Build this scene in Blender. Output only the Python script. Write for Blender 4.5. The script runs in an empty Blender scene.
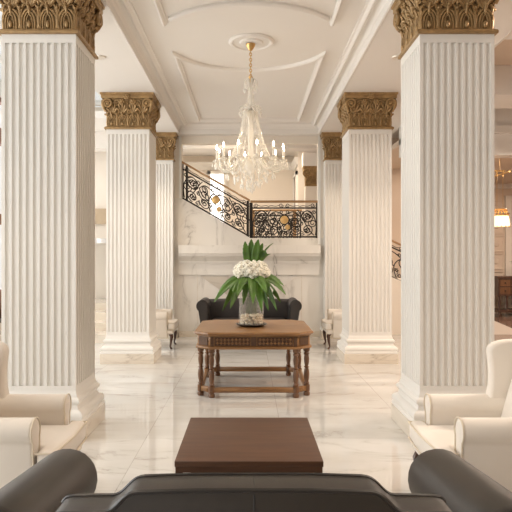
import bpy, math, random
from mathutils import Vector, Matrix
random.seed(7)
PI = math.pi
C = bpy.context.scene.collection
F, XC, YC, H = 600.0, 249.0, 259.0, 1.6
def at(x, y, D):
    return Vector(((x - XC) * D / F, D, H - (y - YC) * D / F))

# ------------------------------------------------------------------ materials
def nt(name):
    m = bpy.data.materials.new(name); m.use_nodes = True
    t = m.node_tree; b = t.nodes['Principled BSDF']
    return m, t, b
def N(t, typ, **kw):
    n = t.nodes.new(typ)
    for k, v in kw.items():
        if k.startswith('i_'):
            n.inputs[k[2:].replace('_', ' ')].default_value = v
        else:
            setattr(n, k, v)
    return n
def rgba(c): return (c[0], c[1], c[2], 1.0)
def ramp(t, stops):
    r = t.nodes.new('ShaderNodeValToRGB'); e = r.color_ramp.elements
    while len(e) < len(stops): e.new(0.5)
    for k, (p, c) in enumerate(stops):
        e[k].position = p; e[k].color = rgba(c)
    return r
def simple(name, col, rough=.5, metal=0., var=.06, scale=6., bump=0., bscale=60., spec=.5, coat=0., sheen=0.):
    m, t, b = nt(name); L = t.links.new
    tc = N(t, 'ShaderNodeTexCoord')
    n = N(t, 'ShaderNodeTexNoise', i_Scale=scale, i_Detail=4.0); L(tc.outputs['Object'], n.inputs['Vector'])
    r = ramp(t, [(.3, [c * (1 - var) for c in col]), (.7, [min(1, c * (1 + var)) for c in col])])
    L(n.outputs['Fac'], r.inputs['Fac']); L(r.outputs['Color'], b.inputs['Base Color'])
    b.inputs['Roughness'].default_value = rough; b.inputs['Metallic'].default_value = metal
    b.inputs['Specular IOR Level'].default_value = spec
    b.inputs['Coat Weight'].default_value = coat; b.inputs['Coat Roughness'].default_value = .12
    b.inputs['Sheen Weight'].default_value = sheen
    if bump:
        n2 = N(t, 'ShaderNodeTexNoise', i_Scale=bscale, i_Detail=5.0); L(tc.outputs['Object'], n2.inputs['Vector'])
        bp = N(t, 'ShaderNodeBump', i_Strength=bump, i_Distance=.01); L(n2.outputs['Fac'], bp.inputs['Height'])
        L(bp.outputs['Normal'], b.inputs['Normal'])
    return m
def wood(name, dark, light, rough=.35, coat=.3, axis=0, scale=3.):
    m, t, b = nt(name); L = t.links.new
    tc = N(t, 'ShaderNodeTexCoord'); mp = N(t, 'ShaderNodeMapping')
    s = [14., 14., 14.]; s[axis] = 1.2
    mp.inputs['Scale'].default_value = s
    L(tc.outputs['Object'], mp.inputs['Vector'])
    n = N(t, 'ShaderNodeTexNoise', i_Scale=scale, i_Detail=7.0, i_Distortion=.6); L(mp.outputs['Vector'], n.inputs['Vector'])
    r = ramp(t, [(.28, dark), (.72, light)]); L(n.outputs['Fac'], r.inputs['Fac'])
    L(r.outputs['Color'], b.inputs['Base Color'])
    b.inputs['Roughness'].default_value = rough; b.inputs['Coat Weight'].default_value = coat; b.inputs['Coat Roughness'].default_value = .15
    return m
def marble(name, base, vein, soft, rough, tile=None, vscale=.55, stretch=(1, 1, 1), rot=(0, 0, .6), joint=.9, amount=.6):
    m, t, b = nt(name); L = t.links.new
    tc = N(t, 'ShaderNodeTexCoord'); mp = N(t, 'ShaderNodeMapping')
    mp.inputs['Rotation'].default_value = rot; mp.inputs['Scale'].default_value = stretch
    vec = tc.outputs['Object']
    br = None
    if tile:
        mt = N(t, 'ShaderNodeMapping'); mt.inputs['Location'].default_value = (.37, .2, 0)
        L(vec, mt.inputs['Vector'])
        br = N(t, 'ShaderNodeTexBrick', offset=0.0, i_Scale=1.0, i_Mortar_Size=.0035, i_Mortar_Smooth=.2, i_Bias=0.0, i_Brick_Width=tile, i_Row_Height=tile)
        br.inputs['Color1'].default_value = (0, 0, 0, 1); br.inputs['Color2'].default_value = (1, 1, 1, 1); br.inputs['Mortar'].default_value = (.5, .5, .5, 1)
        L(mt.outputs['Vector'], br.inputs['Vector'])
        sc = N(t, 'ShaderNodeVectorMath', operation='SCALE'); sc.inputs['Scale'].default_value = 5.0
        L(br.outputs['Color'], sc.inputs[0])
        ad = N(t, 'ShaderNodeVectorMath', operation='ADD'); L(vec, ad.inputs[0]); L(sc.outputs['Vector'], ad.inputs[1])
        vec = ad.outputs['Vector']
    L(vec, mp.inputs['Vector'])
    n = N(t, 'ShaderNodeTexNoise', i_Scale=vscale, i_Detail=9.0, i_Roughness=.55, i_Distortion=1.1); L(mp.outputs['Vector'], n.inputs['Vector'])
    s = N(t, 'ShaderNodeMath', operation='SUBTRACT'); s.inputs[1].default_value = .5; L(n.outputs['Fac'], s.inputs[0])
    a = N(t, 'ShaderNodeMath', operation='ABSOLUTE'); L(s.outputs[0], a.inputs[0])
    r = ramp(t, [(0.0, (1, 1, 1)), (.012, (.35, .35, .35)), (.06, (0, 0, 0))]); L(a.outputs[0], r.inputs['Fac'])
    n2 = N(t, 'ShaderNodeTexNoise', i_Scale=1.3, i_Detail=3.0); L(mp.outputs['Vector'], n2.inputs['Vector'])
    mk = ramp(t, [(.45, (0, 0, 0)), (.65, (amount,) * 3)]); L(n2.outputs['Fac'], mk.inputs['Fac'])
    mu = N(t, 'ShaderNodeMath', operation='MULTIPLY'); L(r.outputs['Color'], mu.inputs[0]); L(mk.outputs['Color'], mu.inputs[1])
    n3 = N(t, 'ShaderNodeTexNoise', i_Scale=.9, i_Detail=5.0, i_Distortion=.8); L(mp.outputs['Vector'], n3.inputs['Vector'])
    r3 = ramp(t, [(.35, base), (.75, soft)]); L(n3.outputs['Fac'], r3.inputs['Fac'])
    mx = N(t, 'ShaderNodeMix', data_type='RGBA'); L(mu.outputs[0], mx.inputs['Factor']); L(r3.outputs['Color'], mx.inputs['A']); mx.inputs['B'].default_value = rgba(vein)
    out = mx.outputs['Result']
    if br:
        m2 = N(t, 'ShaderNodeMix', data_type='RGBA', blend_type='MULTIPLY'); m2.inputs['B'].default_value = (joint, joint * .97, joint * .93, 1)
        L(br.outputs['Fac'], m2.inputs['Factor']); L(out, m2.inputs['A']); out = m2.outputs['Result']
    L(out, b.inputs['Base Color'])
    b.inputs['Roughness'].default_value = rough
    b.inputs['IOR'].default_value = 2.0 if tile else 1.5
    return m
def emit(name, col, strength):
    m, t, b = nt(name)
    b.inputs['Base Color'].default_value = rgba(col); b.inputs['Emission Color'].default_value = rgba(col); b.inputs['Emission Strength'].default_value = strength
    return m
def thin_glass(name, tint=(1, 1, 1), refl=.12, milk=0.0):
    m, t, b = nt(name); L = t.links.new
    t.nodes.remove(b); o = t.nodes['Material Output']
    tr = N(t, 'ShaderNodeBsdfTransparent'); tr.inputs['Color'].default_value = rgba(tint)
    gl = N(t, 'ShaderNodeBsdfGlossy', i_Roughness=.02)
    lw = N(t, 'ShaderNodeLayerWeight', i_Blend=.5)
    pw = N(t, 'ShaderNodeMath', operation='POWER'); pw.inputs[1].default_value = 3.5; L(lw.outputs['Facing'], pw.inputs[0])
    ml_ = N(t, 'ShaderNodeMath', operation='MULTIPLY_ADD'); ml_.inputs[1].default_value = min(.9, refl * 4); ml_.inputs[2].default_value = refl * .3; L(pw.outputs[0], ml_.inputs[0])
    mx = N(t, 'ShaderNodeMixShader'); L(ml_.outputs[0], mx.inputs[0]); L(tr.outputs[0], mx.inputs[1]); L(gl.outputs[0], mx.inputs[2])
    out = mx
    if milk:
        df = N(t, 'ShaderNodeBsdfTranslucent'); df.inputs['Color'].default_value = (.95, .92, .86, 1)
        d2 = N(t, 'ShaderNodeBsdfDiffuse'); d2.inputs['Color'].default_value = (.95, .92, .86, 1)
        ml = N(t, 'ShaderNodeMixShader'); ml.inputs[0].default_value = .5; L(df.outputs[0], ml.inputs[1]); L(d2.outputs[0], ml.inputs[2])
        m2 = N(t, 'ShaderNodeMixShader'); m2.inputs[0].default_value = milk; L(mx.outputs[0], m2.inputs[1]); L(ml.outputs[0], m2.inputs[2]); out = m2
    L(out.outputs[0], o.inputs['Surface'])
    return m

M = {}
M['white'] = simple('white_paint', (.79, .765, .72), .42, var=.01, scale=2.)
M['ceil'] = simple('ceiling_plaster', (.79, .75, .70), .7, var=.01, scale=1.)
M['wall'] = simple('wall_plaster', (.77, .70, .61), .7, var=.015, scale=1.)
M['beige'] = simple('beige_wall', (.66, .54, .43), .6, var=.02, scale=1.)
M['floor'] = marble('polished_marble_floor', (.66, .65, .625), (.30, .26, .215), (.585, .56, .52), .018, tile=1.22, vscale=.8, stretch=(.8, 2.2, 1), rot=(0, 0, .5), joint=.72, amount=.75)
M['woodfloor'] = marble('brown_polished_floor', (.20, .12, .085), (.30, .2, .15), (.16, .095, .065), .16, tile=1.2)
M['woodfloor'].node_tree.nodes['Principled BSDF'].inputs['IOR'].default_value = 1.42
M['marble'] = marble('veined_wall_marble', (.79, .75, .69), (.30, .26, .22), (.73, .685, .62), .16, vscale=.75, stretch=(1.7, 1, .6), rot=(0, .8, 0), amount=1.0)
M['panel'] = marble('grey_wall_marble', (.62, .56, .48), (.35, .29, .23), (.52, .46, .39), .16, vscale=.9, stretch=(.7, 1, 2.4), rot=(0, .7, 0), amount=.8)
M['pmarble'] = marble('plinth_marble', (.76, .69, .59), (.44, .36, .28), (.66, .58, .48), .12, vscale=1.2, stretch=(1, 1, 3), rot=(.2, .3, .2), amount=.8)
M['gold'] = simple('antique_gold', (.35, .222, .098), .42, metal=.35, var=.25, scale=14., bump=.25, bscale=40.)
M['leather'] = simple('black_leather', (.022, .016, .011), .42, var=.15, scale=5., bump=.08, bscale=220., spec=.6)
M['piping'] = simple('leather_piping', (.016, .012, .010), .35, var=.1)
M['cream'] = simple('cream_upholstery', (.80, .73, .645), .75, var=.02, scale=4., bump=.08, bscale=250., sheen=.25)
M['creampipe'] = simple('cream_welt', (.70, .61, .48), .7, var=.02)
M['charcoal'] = simple('charcoal_upholstery', (.032, .027, .025), .55, var=.1, scale=5., bump=.1, bscale=160.)
M['legwood'] = wood('dark_leg_wood', (.035, .013, .008), (.085, .032, .016), .3, .4, 2)
M['walnut'] = wood('walnut', (.165, .073, .023), (.33, .165, .056), .40, .2, 0)
M['walnutz'] = wood('walnut_upright', (.085, .036, .014), (.19, .085, .034), .38, .2, 2)
M['carved'] = wood('carved_walnut', (.06, .026, .010), (.11, .05, .02), .45, .1, 0)
M['espresso'] = wood('espresso_wood', (.070, .029, .013), (.112, .048, .021), .52, .0, 0, 2.)
M['darkoak'] = wood('dark_oak', (.035, .014, .008), (.08, .034, .018), .4, .3, 2)
M['railwood'] = wood('handrail_wood', (.30, .165, .07), (.44, .26, .12), .35, .3, 0)
M['framewood'] = wood('window_wood', (.16, .05, .022), (.28, .10, .045), .4, .2, 2)
M['iron'] = simple('wrought_iron', (.016, .011, .008), .5, metal=.2, var=.2)
M['gilt'] = simple('gilt', (.72, .48, .20), .3, metal=.7, var=.15, scale=20., bump=.3, bscale=50.)
M['brass'] = simple('brass', (.62, .40, .16), .28, metal=.9, var=.08)
M['leaf'] = simple('green_leaf', (.066, .150, .014), .40, var=.35, scale=9.)
M['stem'] = simple('green_stem', (.06, .10, .03), .5, var=.2)
M['petal'] = simple('white_petal', (.90, .87, .76), .6, var=.04, scale=20.)
M['pebble'] = simple('white_pebble', (.74, .64, .50), .55, var=.15, scale=10.)
M['dish'] = simple('dark_dish', (.045, .035, .028), .35, var=.1)
M['vase'] = thin_glass('clear_glass', (.985, .985, .98), .05, milk=.09)
M['crystal'] = thin_glass('cut_crystal', (.98, .97, .95), .35, milk=.62)
M['candle'] = simple('candle_sleeve', (.88, .84, .74), .4, var=.02)
M['bulb'] = emit('lit_bulb', (1, .82, .58), 90)
M['shade'] = emit('lit_shade', (1, .76, .47), 1.3)
M['lamp'] = emit('lit_downlight', (1, .88, .70), 9)
M['daypane'] = emit('daylit_pane', (1, .98, .95), 1.6)
M['chrome'] = simple('white_metal', (.75, .70, .62), .3, metal=.4, var=.03)
M['backdoor'] = wood('red_brown_door', (.11, .04, .018), (.19, .075, .035), .4, .2, 2)
M['windowglass'] = thin_glass('window_glass', (.97, .98, .98), .1)

# ------------------------------------------------------------------ mesh builder
class MB:
    def __init__(s): s.v = []; s.f = []
    def add(s, vs, fs):
        o = len(s.v); s.v += [Vector(p) for p in vs]; s.f += [tuple(i + o for i in f) for f in fs]; return s
    def box(s, x0, x1, y0, y1, z0, z1):
        return s.add([(x, y, z) for z in (z0, z1) for y in (y0, y1) for x in (x0, x1)],
                     [(0, 2, 3, 1), (4, 5, 7, 6), (0, 1, 5, 4), (2, 6, 7, 3), (0, 4, 6, 2), (1, 3, 7, 5)])
    def rbox(s, x0, x1, y0, y1, z0, z1, r, n=4, bulge=(0, 0, 0), mat=None):
        hx, hy, hz = (x1 - x0) / 2, (y1 - y0) / 2, (z1 - z0) / 2
        c = Vector(((x0 + x1) / 2, (y0 + y1) / 2, (z0 + z1) / 2)); r = min(r, hx, hy, hz)
        def ticks(h):
            e = [-h + r * (1 - math.cos(k / n * PI / 2)) for k in range(n)]
            mid = [(-h + r) + (2 * h - 2 * r) * k / 5 for k in range(6)]
            out = e + mid + [-q for q in reversed(e)]
            d = []
            for q in out:
                if not d or q - d[-1] > 1e-6: d.append(q)
            return d
        T = [ticks(hx), ticks(hy), ticks(hz)]; hh = (hx, hy, hz)
        idx = {}; vs = []; fs = []
        def vert(p):
            key = tuple(round(q, 6) for q in p)
            if key in idx: return idx[key]
            inner = [max(-hh[a] + r, min(hh[a] - r, p[a])) for a in range(3)]
            d = Vector([p[a] - inner[a] for a in range(3)])
            q = Vector(inner) + (d.normalized() * r if d.length > 1e-9 else d)
            for a in range(3):
                if bulge[a]:
                    o1, o2 = (a + 1) % 3, (a + 2) % 3
                    q[a] += bulge[a] * (q[a] / hh[a]) * (1 - (q[o1] / hh[o1]) ** 2) * (1 - (q[o2] / hh[o2]) ** 2)
            if mat is not None: q = mat @ (q + c)
            else: q = q + c
            idx[key] = len(vs); vs.append(q); return idx[key]
        for a in range(3):
            b1, b2 = (a + 1) % 3, (a + 2) % 3
            for sg in (-1, 1):
                for i in range(len(T[b1]) - 1):
                    for j in range(len(T[b2]) - 1):
                        q = []
                        for (u, w) in ((i, j), (i + 1, j), (i + 1, j + 1), (i, j + 1)):
                            p = [0, 0, 0]; p[a] = sg * hh[a]; p[b1] = T[b1][u]; p[b2] = T[b2][w]; q.append(vert(p))
                        q = list(dict.fromkeys(q))
                        if len(q) >= 3: fs.append(tuple(q if sg > 0 else reversed(q)))
        return s.add(vs, fs)
    def lathe(s, prof, n=24, c=(0, 0, 0), rot=None):
        vs = []; fs = []
        for (r, z) in prof:
            for k in range(n):
                p = Vector((r * math.cos(2 * PI * k / n), r * math.sin(2 * PI * k / n), z))
                vs.append((rot @ p if rot else p) + Vector(c))
        m = len(prof)
        for i in range(m - 1):
            for k in range(n):
                fs.append((i * n + k, i * n + (k + 1) % n, (i + 1) * n + (k + 1) % n, (i + 1) * n + k))
        if prof[0][0] > 1e-5: fs.append(tuple(range(n - 1, -1, -1)))
        if prof[-1][0] > 1e-5: fs.append(tuple((m - 1) * n + k for k in range(n)))
        return s.add(vs, fs)
    def ball(s, c, rx, ry=None, rz=None, n=10, m=6):
        ry = ry or rx; rz = rz or rx
        prof = [(math.sin(PI * k / m), -math.cos(PI * k / m)) for k in range(m + 1)]
        prof[0] = (1e-4, -1); prof[-1] = (1e-4, 1)
        return s.lathe(prof, n, c, Matrix.Diagonal((rx, ry, rz)))
    def octa(s, c, r, h1, h2=None):
        h2 = h2 or h1; c = Vector(c)
        return s.add([c + Vector(p) for p in ((r, 0, 0), (0, r, 0), (-r, 0, 0), (0, -r, 0), (0, 0, h1), (0, 0, -h2))],
                     [(0, 1, 4), (1, 2, 4), (2, 3, 4), (3, 0, 4), (1, 0, 5), (2, 1, 5), (3, 2, 5), (0, 3, 5)])
    def tube(s, pts, r, n=6, closed=False):
        pts = [Vector(p) for p in pts]; m = len(pts); vs = []; fs = []
        rr = r if isinstance(r, (list, tuple)) else [r] * m
        ref = None
        for i in range(m):
            a = pts[(i - 1) % m] if (closed or i > 0) else pts[i]; b = pts[(i + 1) % m] if (closed or i < m - 1) else pts[i]
            d = (b - a)
            d = d.normalized() if d.length > 1e-9 else Vector((0, 0, 1))
            if ref is None: ref = Vector((0, 0, 1)) if abs(d.z) < .9 else Vector((1, 0, 0))
            u = ref - d * ref.dot(d)
            if u.length < 1e-4: u = d.orthogonal()
            u.normalize(); w = d.cross(u); ref = u
            for k in range(n):
                vs.append(pts[i] + (u * math.cos(2 * PI * k / n) + w * math.sin(2 * PI * k / n)) * rr[i])
        for i in range(m if closed else m - 1):
            j = (i + 1) % m
            for k in range(n): fs.append((i * n + k, i * n + (k + 1) % n, j * n + (k + 1) % n, j * n + k))
        if not closed:
            fs.append(tuple(range(n - 1, -1, -1))); fs.append(tuple((m - 1) * n + k for k in range(n)))
        return s.add(vs, fs)
    def prism(s, poly, a, b, axis='y', fn=None):
        n = len(poly)
        def P(p, q):
            v = {'x': (q, p[0], p[1]), 'y': (p[0], q, p[1]), 'z': (p[0], p[1], q)}[axis]
            return fn(Vector(v)) if fn else Vector(v)
        vs = [P(p, a) for p in poly] + [P(p, b) for p in poly]
        fs = [tuple(range(n)), tuple(range(2 * n - 1, n - 1, -1))] + [(i, n + i, n + (i + 1) % n, (i + 1) % n) for i in range(n)]
        return s.add(vs, fs)
    def sqring(s, prof, cx, cy, dx=0., dy=0.):      # square profile stack: (half width, z); dx, dy add to the half widths
        vs = []; fs = []
        for (h, z) in prof:
            vs += [(cx - h - dx, cy - h - dy, z), (cx + h + dx, cy - h - dy, z), (cx + h + dx, cy + h + dy, z), (cx - h - dx, cy + h + dy, z)]
        m = len(prof)
        for i in range(m - 1):
            for k in range(4): fs.append((i * 4 + k, i * 4 + (k + 1) % 4, (i + 1) * 4 + (k + 1) % 4, (i + 1) * 4 + k))
        fs.append((3, 2, 1, 0)); fs.append(tuple((m - 1) * 4 + k for k in range(4)))
        return s.add(vs, fs)
    def sweep(s, path, prof, closed=True):           # mitred sweep of (offset, z) along a plan path; offset to the left of travel
        n = len(path); P = [Vector(p) for p in path]; vs = []; fs = []
        for i in range(n):
            if closed or 0 < i < n - 1:
                d0 = (P[i] - P[(i - 1) % n]).normalized(); d1 = (P[(i + 1) % n] - P[i]).normalized()
            elif i == 0: d0 = d1 = (P[1] - P[0]).normalized()
            else: d0 = d1 = (P[-1] - P[-2]).normalized()
            n0 = Vector((-d0.y, d0.x)); n1 = Vector((-d1.y, d1.x)); mm = (n0 + n1).normalized(); k = 1 / max(.25, mm.dot(n0))
            for (o, z) in prof: vs.append((P[i].x + mm.x * o * k, P[i].y + mm.y * o * k, z))
        q = len(prof)
        for i in range(n if closed else n - 1):
            j = (i + 1) % n
            for k in range(q): fs.append((i * q + k, i * q + (k + 1) % q, j * q + (k + 1) % q, j * q + k))
        if not closed: fs.append(tuple(range(q))); fs.append(tuple((n - 1) * q + k for k in range(q - 1, -1, -1)))
        return s.add(vs, fs)
    def mesh(s, name, m, off=Vector((0, 0, 0)), smooth=None):
        me = bpy.data.meshes.new(name); me.from_pydata([v - off for v in s.v], [], s.f)
        import bmesh
        b = bmesh.new(); b.from_mesh(me); bmesh.ops.recalc_face_normals(b, faces=b.faces)
        if smooth is not None:
            for f in b.faces: f.smooth = True
            for e in b.edges: e.smooth = not (len(e.link_faces) == 2 and e.calc_face_angle(0) > smooth)
        b.to_mesh(me); b.free()
        me.materials.append(m); return me
    def build(s, name, m, parent=None, smooth=math.radians(40), bevel=0., seg=3, label=None):
        if parent is not None:
            off = Vector((0, 0, 0)); q = parent
            while q: off += q.location; q = q.parent
        else:
            xs = [v.x for v in s.v]; ys = [v.y for v in s.v]; zs = [v.z for v in s.v]
            off = Vector(((min(xs) + max(xs)) / 2, (min(ys) + max(ys)) / 2, min(zs)))
        o = bpy.data.objects.new(name, s.mesh(name, m, off, smooth)); C.objects.link(o)
        if parent is not None: o.parent = parent
        else: o.location = off
        if bevel:
            bv = o.modifiers.new('bevel', 'BEVEL'); bv.width = bevel; bv.segments = seg; bv.limit_method = 'ANGLE'; bv.angle_limit = math.radians(35)
            bv.harden_normals = False
            for p in o.data.polygons: p.use_smooth = True
            for e in o.data.edges: e.use_edge_sharp = False
        if label: o['label'] = label
        return o
def thing(name, label, cat, loc=(0, 0, 0), group=None):
    o = bpy.data.objects.new(name, None); C.objects.link(o); o.location = loc; o.empty_display_size = .1
    return tag(o, label, cat, group)
def tag(o, label, cat, group=None):
    o['label'] = label; o['category'] = cat
    if group: o['group'] = group
    return o
def struct(name, b, m, **k):
    o = b.build(name, m, **k); o['kind'] = 'structure'; return o
def dup(o, parent=None):
    c = o.copy(); C.objects.link(c)
    if parent is not None: c.parent = parent
    for ch in list(o.children): dup(ch, c)
    return c
def inst(src, parent, mat):                       # another part sharing the mesh, placed by a matrix in parent space
    c = src.copy(); C.objects.link(c); c.parent = parent; c.matrix_basis = mat; return c
def arc(cx, cy, r, a0, a1, n):
    return [(cx + r * math.cos(a0 + (a1 - a0) * k / n), cy + r * math.sin(a0 + (a1 - a0) * k / n)) for k in range(n + 1)]

# ------------------------------------------------------------------ room shell
ZS, ZC = 4.14, 4.32        # soffit, coffer
XI = 1.44
YB = 12.2                  # cross beam face
YW = 12.35                 # back wall face
LW = -5.2                  # left wall
struct('floor', MB().box(LW - .2, 4.3, -3.2, 19.2, -.12, 0), M['floor'])
struct('floor', MB().box(4.3, 11, -3.2, 19.2, -.12, 0), M['woodfloor'])
struct('ceiling', MB().box(-XI - .05, XI + .05, -3.2, YB + .05, ZC, ZC + .1), M['ceil'])
struct('ceiling', MB().box(-2.3, -XI, -3.2, 12.9, ZS, ZS + .45), M['ceil'])
struct('ceiling', MB().box(XI, 2.92, -3.2, 12.9, ZS, ZS + .45), M['ceil'])
struct('ceiling', MB().box(-XI, XI, YB, 12.9, ZS, ZS + .45), M['ceil'])
# cove along the coffer edge (travel anticlockwise so that left is inwards)
rect = [(-XI, -3.2), (XI, -3.2), (XI, YB), (-XI, YB)]
prof = [(0, ZS + .002), (.012, ZS - .006), (.03, ZS), (.03, ZS + .095), (.045, ZS + .11)] + \
       [(.045 + .085 * (1 - math.cos(a)), ZS + .11 + .055 * math.sin(a)) for a in (.3, .6, .9, 1.2, 1.57)] + [(.13, ZC + .01), (0, ZC + .01)]
struct('trim_1', MB().sweep(rect, prof), M['ceil'])
def mould(path, w, h, closed=True, name='trim_2'):
    p = [(-w / 2, ZC + .01), (-w / 2, ZC - h * .5), (-w * .32, ZC - h * .9), (-w * .1, ZC - h), (w * .1, ZC - h * .8), (w * .25, ZC - h * .45), (w / 2, ZC - h * .35), (w / 2, ZC + .01)]
    return struct(name, MB().sweep(path, p, closed), M['ceil'])
mould([(-1.285, -3.0), (1.285, -3.0), (1.285, 12.02), (-1.285, 12.02)], .085, .06)
MX, MY = .03, 7.5
RA = 1.08; PXs = .965
aa = math.acos(PXs / RA)
far = [(x, y) for x, y in arc(MX * 0, MY, RA, aa, PI - aa, 26)]
mould([(PXs, 11.65)] + [(-PXs, 11.65)] + list(reversed(far)), .072, .048, True, 'trim_3')
RN = 1.14; an = math.acos(.875 / RN)
mould([(x, y) for x, y in arc(0, MY, RN, PI + an - .0, 2 * PI - an + .0, 30)], .095, .048, False, 'trim_4')
mould([(-PXs, 6.9), (-PXs, -2.4)], .072, .048, False, 'trim_5')
mould([(PXs, 6.9), (PXs, -2.4)], .072, .048, False, 'trim_6')
pr = [(.285, ZC + .01), (.285, ZC - .012), (.265, ZC - .03), (.24, ZC - .03), (.225, ZC - .015), (.15, ZC - .012), (.14, ZC - .03), (.11, ZC - .035), (.07, ZC - .03), (.001, ZC - .03)]
struct('trim_7', MB().lathe(pr, 48, (MX, MY, 0)), M['ceil'])

# back wall with the wide stair opening
OX0, OX1, OZ0, OZ1 = -1.39, 1.42, 2.03, 3.98
def stairz(x): return OZ0 + .02 + max(0, -x) * .575
wl = MB()
wl.prism([(-2.25, 0), (2.25, 0), (2.25, OZ0), (0.03, OZ0), (OX0, stairz(OX0)), (-2.25, stairz(OX0))], YW, YW + .2)
struct('wall_back', wl, M['marble'])
w2 = MB(); w2.box(-2.25, OX0, YW, YW + .2, stairz(OX0), ZS); w2.box(OX1, 2.25, YW, YW + .2, OZ0, ZS); w2.box(OX0, OX1, YW, YW + .2, OZ1, ZS)
struct('wall_back', w2, M['wall'])
# marble shelf moulding and panel facings under it
lp = [(0, 1.50), (-.05, 1.50), (-.06, 1.56), (-.10, 1.60), (-.17, 1.66), (-.18, 1.70), (-.20, 1.71), (-.20, 1.88), (0, 1.88)]
struct('trim_8', MB().prism([(YW + y, z) for y, z in lp], -1.43, 1.45, 'x'), M['marble'], smooth=None)
struct('trim_9', MB().box(-1.43, 1.45, YW - .035, YW + .01, 1.27, 1.50), M['marble'], smooth=None)
struct('trim_10', MB().prism([(-1.0, 1.25), (-.42, 1.25), (-.42, .84)], YW - .012, YW + .01), M['panel'], smooth=None)
struct('trim_10', MB().prism([(.42, 1.25), (1.0, 1.25), (.42, .84)], YW - .012, YW + .01), M['marble'], smooth=None)
for x in (-.42, .42, -1.06, 1.08):
    struct('trim_11', MB().box(x - .004, x + .004, YW - .006, YW + .01, .12, 1.27), M['pmarble'], smooth=None)
struct('baseboard_back', MB().box(-1.44, 1.46, YW - .03, YW + .01, 0, .12), M['pmarble'], smooth=None)
struct('trim_12', MB().box(OX0 - .05, OX0, YW - .02, YW + .01, stairz(OX0), ZS), M['white'], smooth=None)
struct('trim_13', MB().box(OX1, OX1 + .05, YW - .02, YW + .01, 1.9, ZS), M['white'], smooth=None)

# right flight side wall, falling from the landing to the right
def rz(x): return max(.12, OZ0 - .13 - (x - 1.5) * .47)
struct('wall_stair', MB().prism([(2.25, 0), (5.6, 0), (5.6, rz(5.6)), (2.25, rz(2.25))], 12.7, 12.86), M['wall'], smooth=None)
st = thing('staircase', 'pale stair flight rising behind the right hand columns to the landing', 'stairs', (3.5, 13.5, 0))
for k in range(12):
    x1 = 5.3 - k * .30
    MB().box(x1 - .30, x1, 12.87, 14.2, max(0, k * .165 - .12), (k + 1) * .165).build('step', M['wall'], st, smooth=None)
# stair hall beyond the opening
struct('floor', MB().box(-5, 1.68, YW + .2, 17.4, 1.93, 2.03), M['floor'])
struct('wall_hall', MB().box(-5, 5.8, 17.2, 17.4, 2.03, 4.7), M['wall'])
struct('wall_hall', MB().box(3.0, 5.5, 14.6, 14.8, 0, 4.7), M['beige'])
struct('wall_hall', MB().box(1.30, 1.50, 15.9, 17.2, 2.03, 4.7), M['wall'])
struct('ceiling', MB().box(-5.2, 5.8, 12.55, 17.4, 4.55, 4.7), M['ceil'])
hb = MB().box(-5, 3, 13.9, 14.3, 4.16, 4.55)
struct('trim_14', hb, M['ceil'], smooth=None)
struct('trim_15', MB().prism([(17.2, 4.15), (17.16, 4.15), (17.13, 4.22), (17.05, 4.30), (17.04, 4.36), (17.2, 4.36)], -5, 1.3, 'x'), M['white'], smooth=None)
struct('trim_16', MB().prism([(1.30, 4.1), (1.26, 4.1), (1.2, 4.25), (1.2, 4.3), (1.3, 4.3)], 15.9, 17.2, 'y'), M['white'], smooth=None)
struct('trim_17', MB().box(-2.2, -.62, 17.12, 17.2, 2.03, 3.95).box(-2.2, -2.1, 17.08, 17.2, 2.03, 4.0), M['white'], smooth=None)
wn = struct('window_1', MB().box(-1.18, -1.10, 17.06, 17.2, 2.3, 4.1).box(-.72, -.64, 17.06, 17.2, 2.3, 4.1).box(-1.18, -.64, 17.06, 17.2, 4.02, 4.1).box(-1.18, -.64, 17.06, 17.2, 2.3, 2.38), M['white'], smooth=None)
MB().box(-1.10, -.72, 17.10, 17.11, 2.38, 4.02).build('pane', M['daypane'], wn)
dr = struct('door_1', MB().box(1.28, 1.30, 16.1, 16.9, 2.03, 3.85), M['backdoor'], smooth=None)
MB().box(1.24, 1.30, 15.98, 16.1, 2.03, 3.95).box(1.24, 1.30, 16.9, 17.02, 2.03, 3.95).box(1.24, 1.30, 15.98, 17.02, 3.85, 3.95).build('door_frame', M['white'], dr, smooth=None)

# left aisle: tall wood framed windows, high ceiling, end wall over marble steps
sk = MB()
for k in range(14): sk.box(LW - .2, -2.3, -3.2 + k * 1.6, -3.08 + k * 1.6, 5.3, 5.42)
for x in (LW - .2, -4.3, -3.3, -2.42): sk.box(x, x + .12, -3.2, 17.6, 5.3, 5.42)
sk = struct('window_9', sk, M['white'], smooth=None)
MB().box(LW - .2, -2.3, -3.2, 17.6, 5.36, 5.37).build('pane', M['windowglass'], sk)
struct('wall_left', MB().box(-2.32, -2.3, -3.2, 12.9, ZS, 5.3), M['white'])
lw = MB(); lw.box(LW - .2, LW, -3.2, 17.4, 0, .35).box(LW - .2, LW, -3.2, 17.4, 5.0, 5.3)
for k in range(7):
    y = -3.2 + k * 3.0
    lw.box(LW - .2, LW, y, y + .45, .35, 5.0)
struct('wall_left', lw, M['white'], smooth=None)
for k in range(6):
    y0 = -2.75 + k * 3.0; y1 = y0 + 2.55
    w = MB()
    for yy in (y0, (y0 + y1) / 2 - .04, y1 - .08): w.box(LW - .13, LW - .03, yy, yy + .08, .35, 5.0)
    for (za, zb) in ((.35, .95), (2.33, 2.55), (4.02, 4.36), (4.9, 5.0)): w.box(LW - .13, LW - .03, y0, y1, za, zb)
    o = struct('window_%d' % (k + 2), w, M['framewood'], smooth=None)
    MB().box(LW - .085, LW - .08, y0 + .02, y1 - .02, .4, 4.95).build('pane', M['windowglass'], o)
struct('wall_end', MB().box(LW, -2.1, 14.6, 14.8, 0, 2.45).box(LW, -2.1, 14.6, 14.8, 2.82, 5.3), M['wall'])
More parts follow.
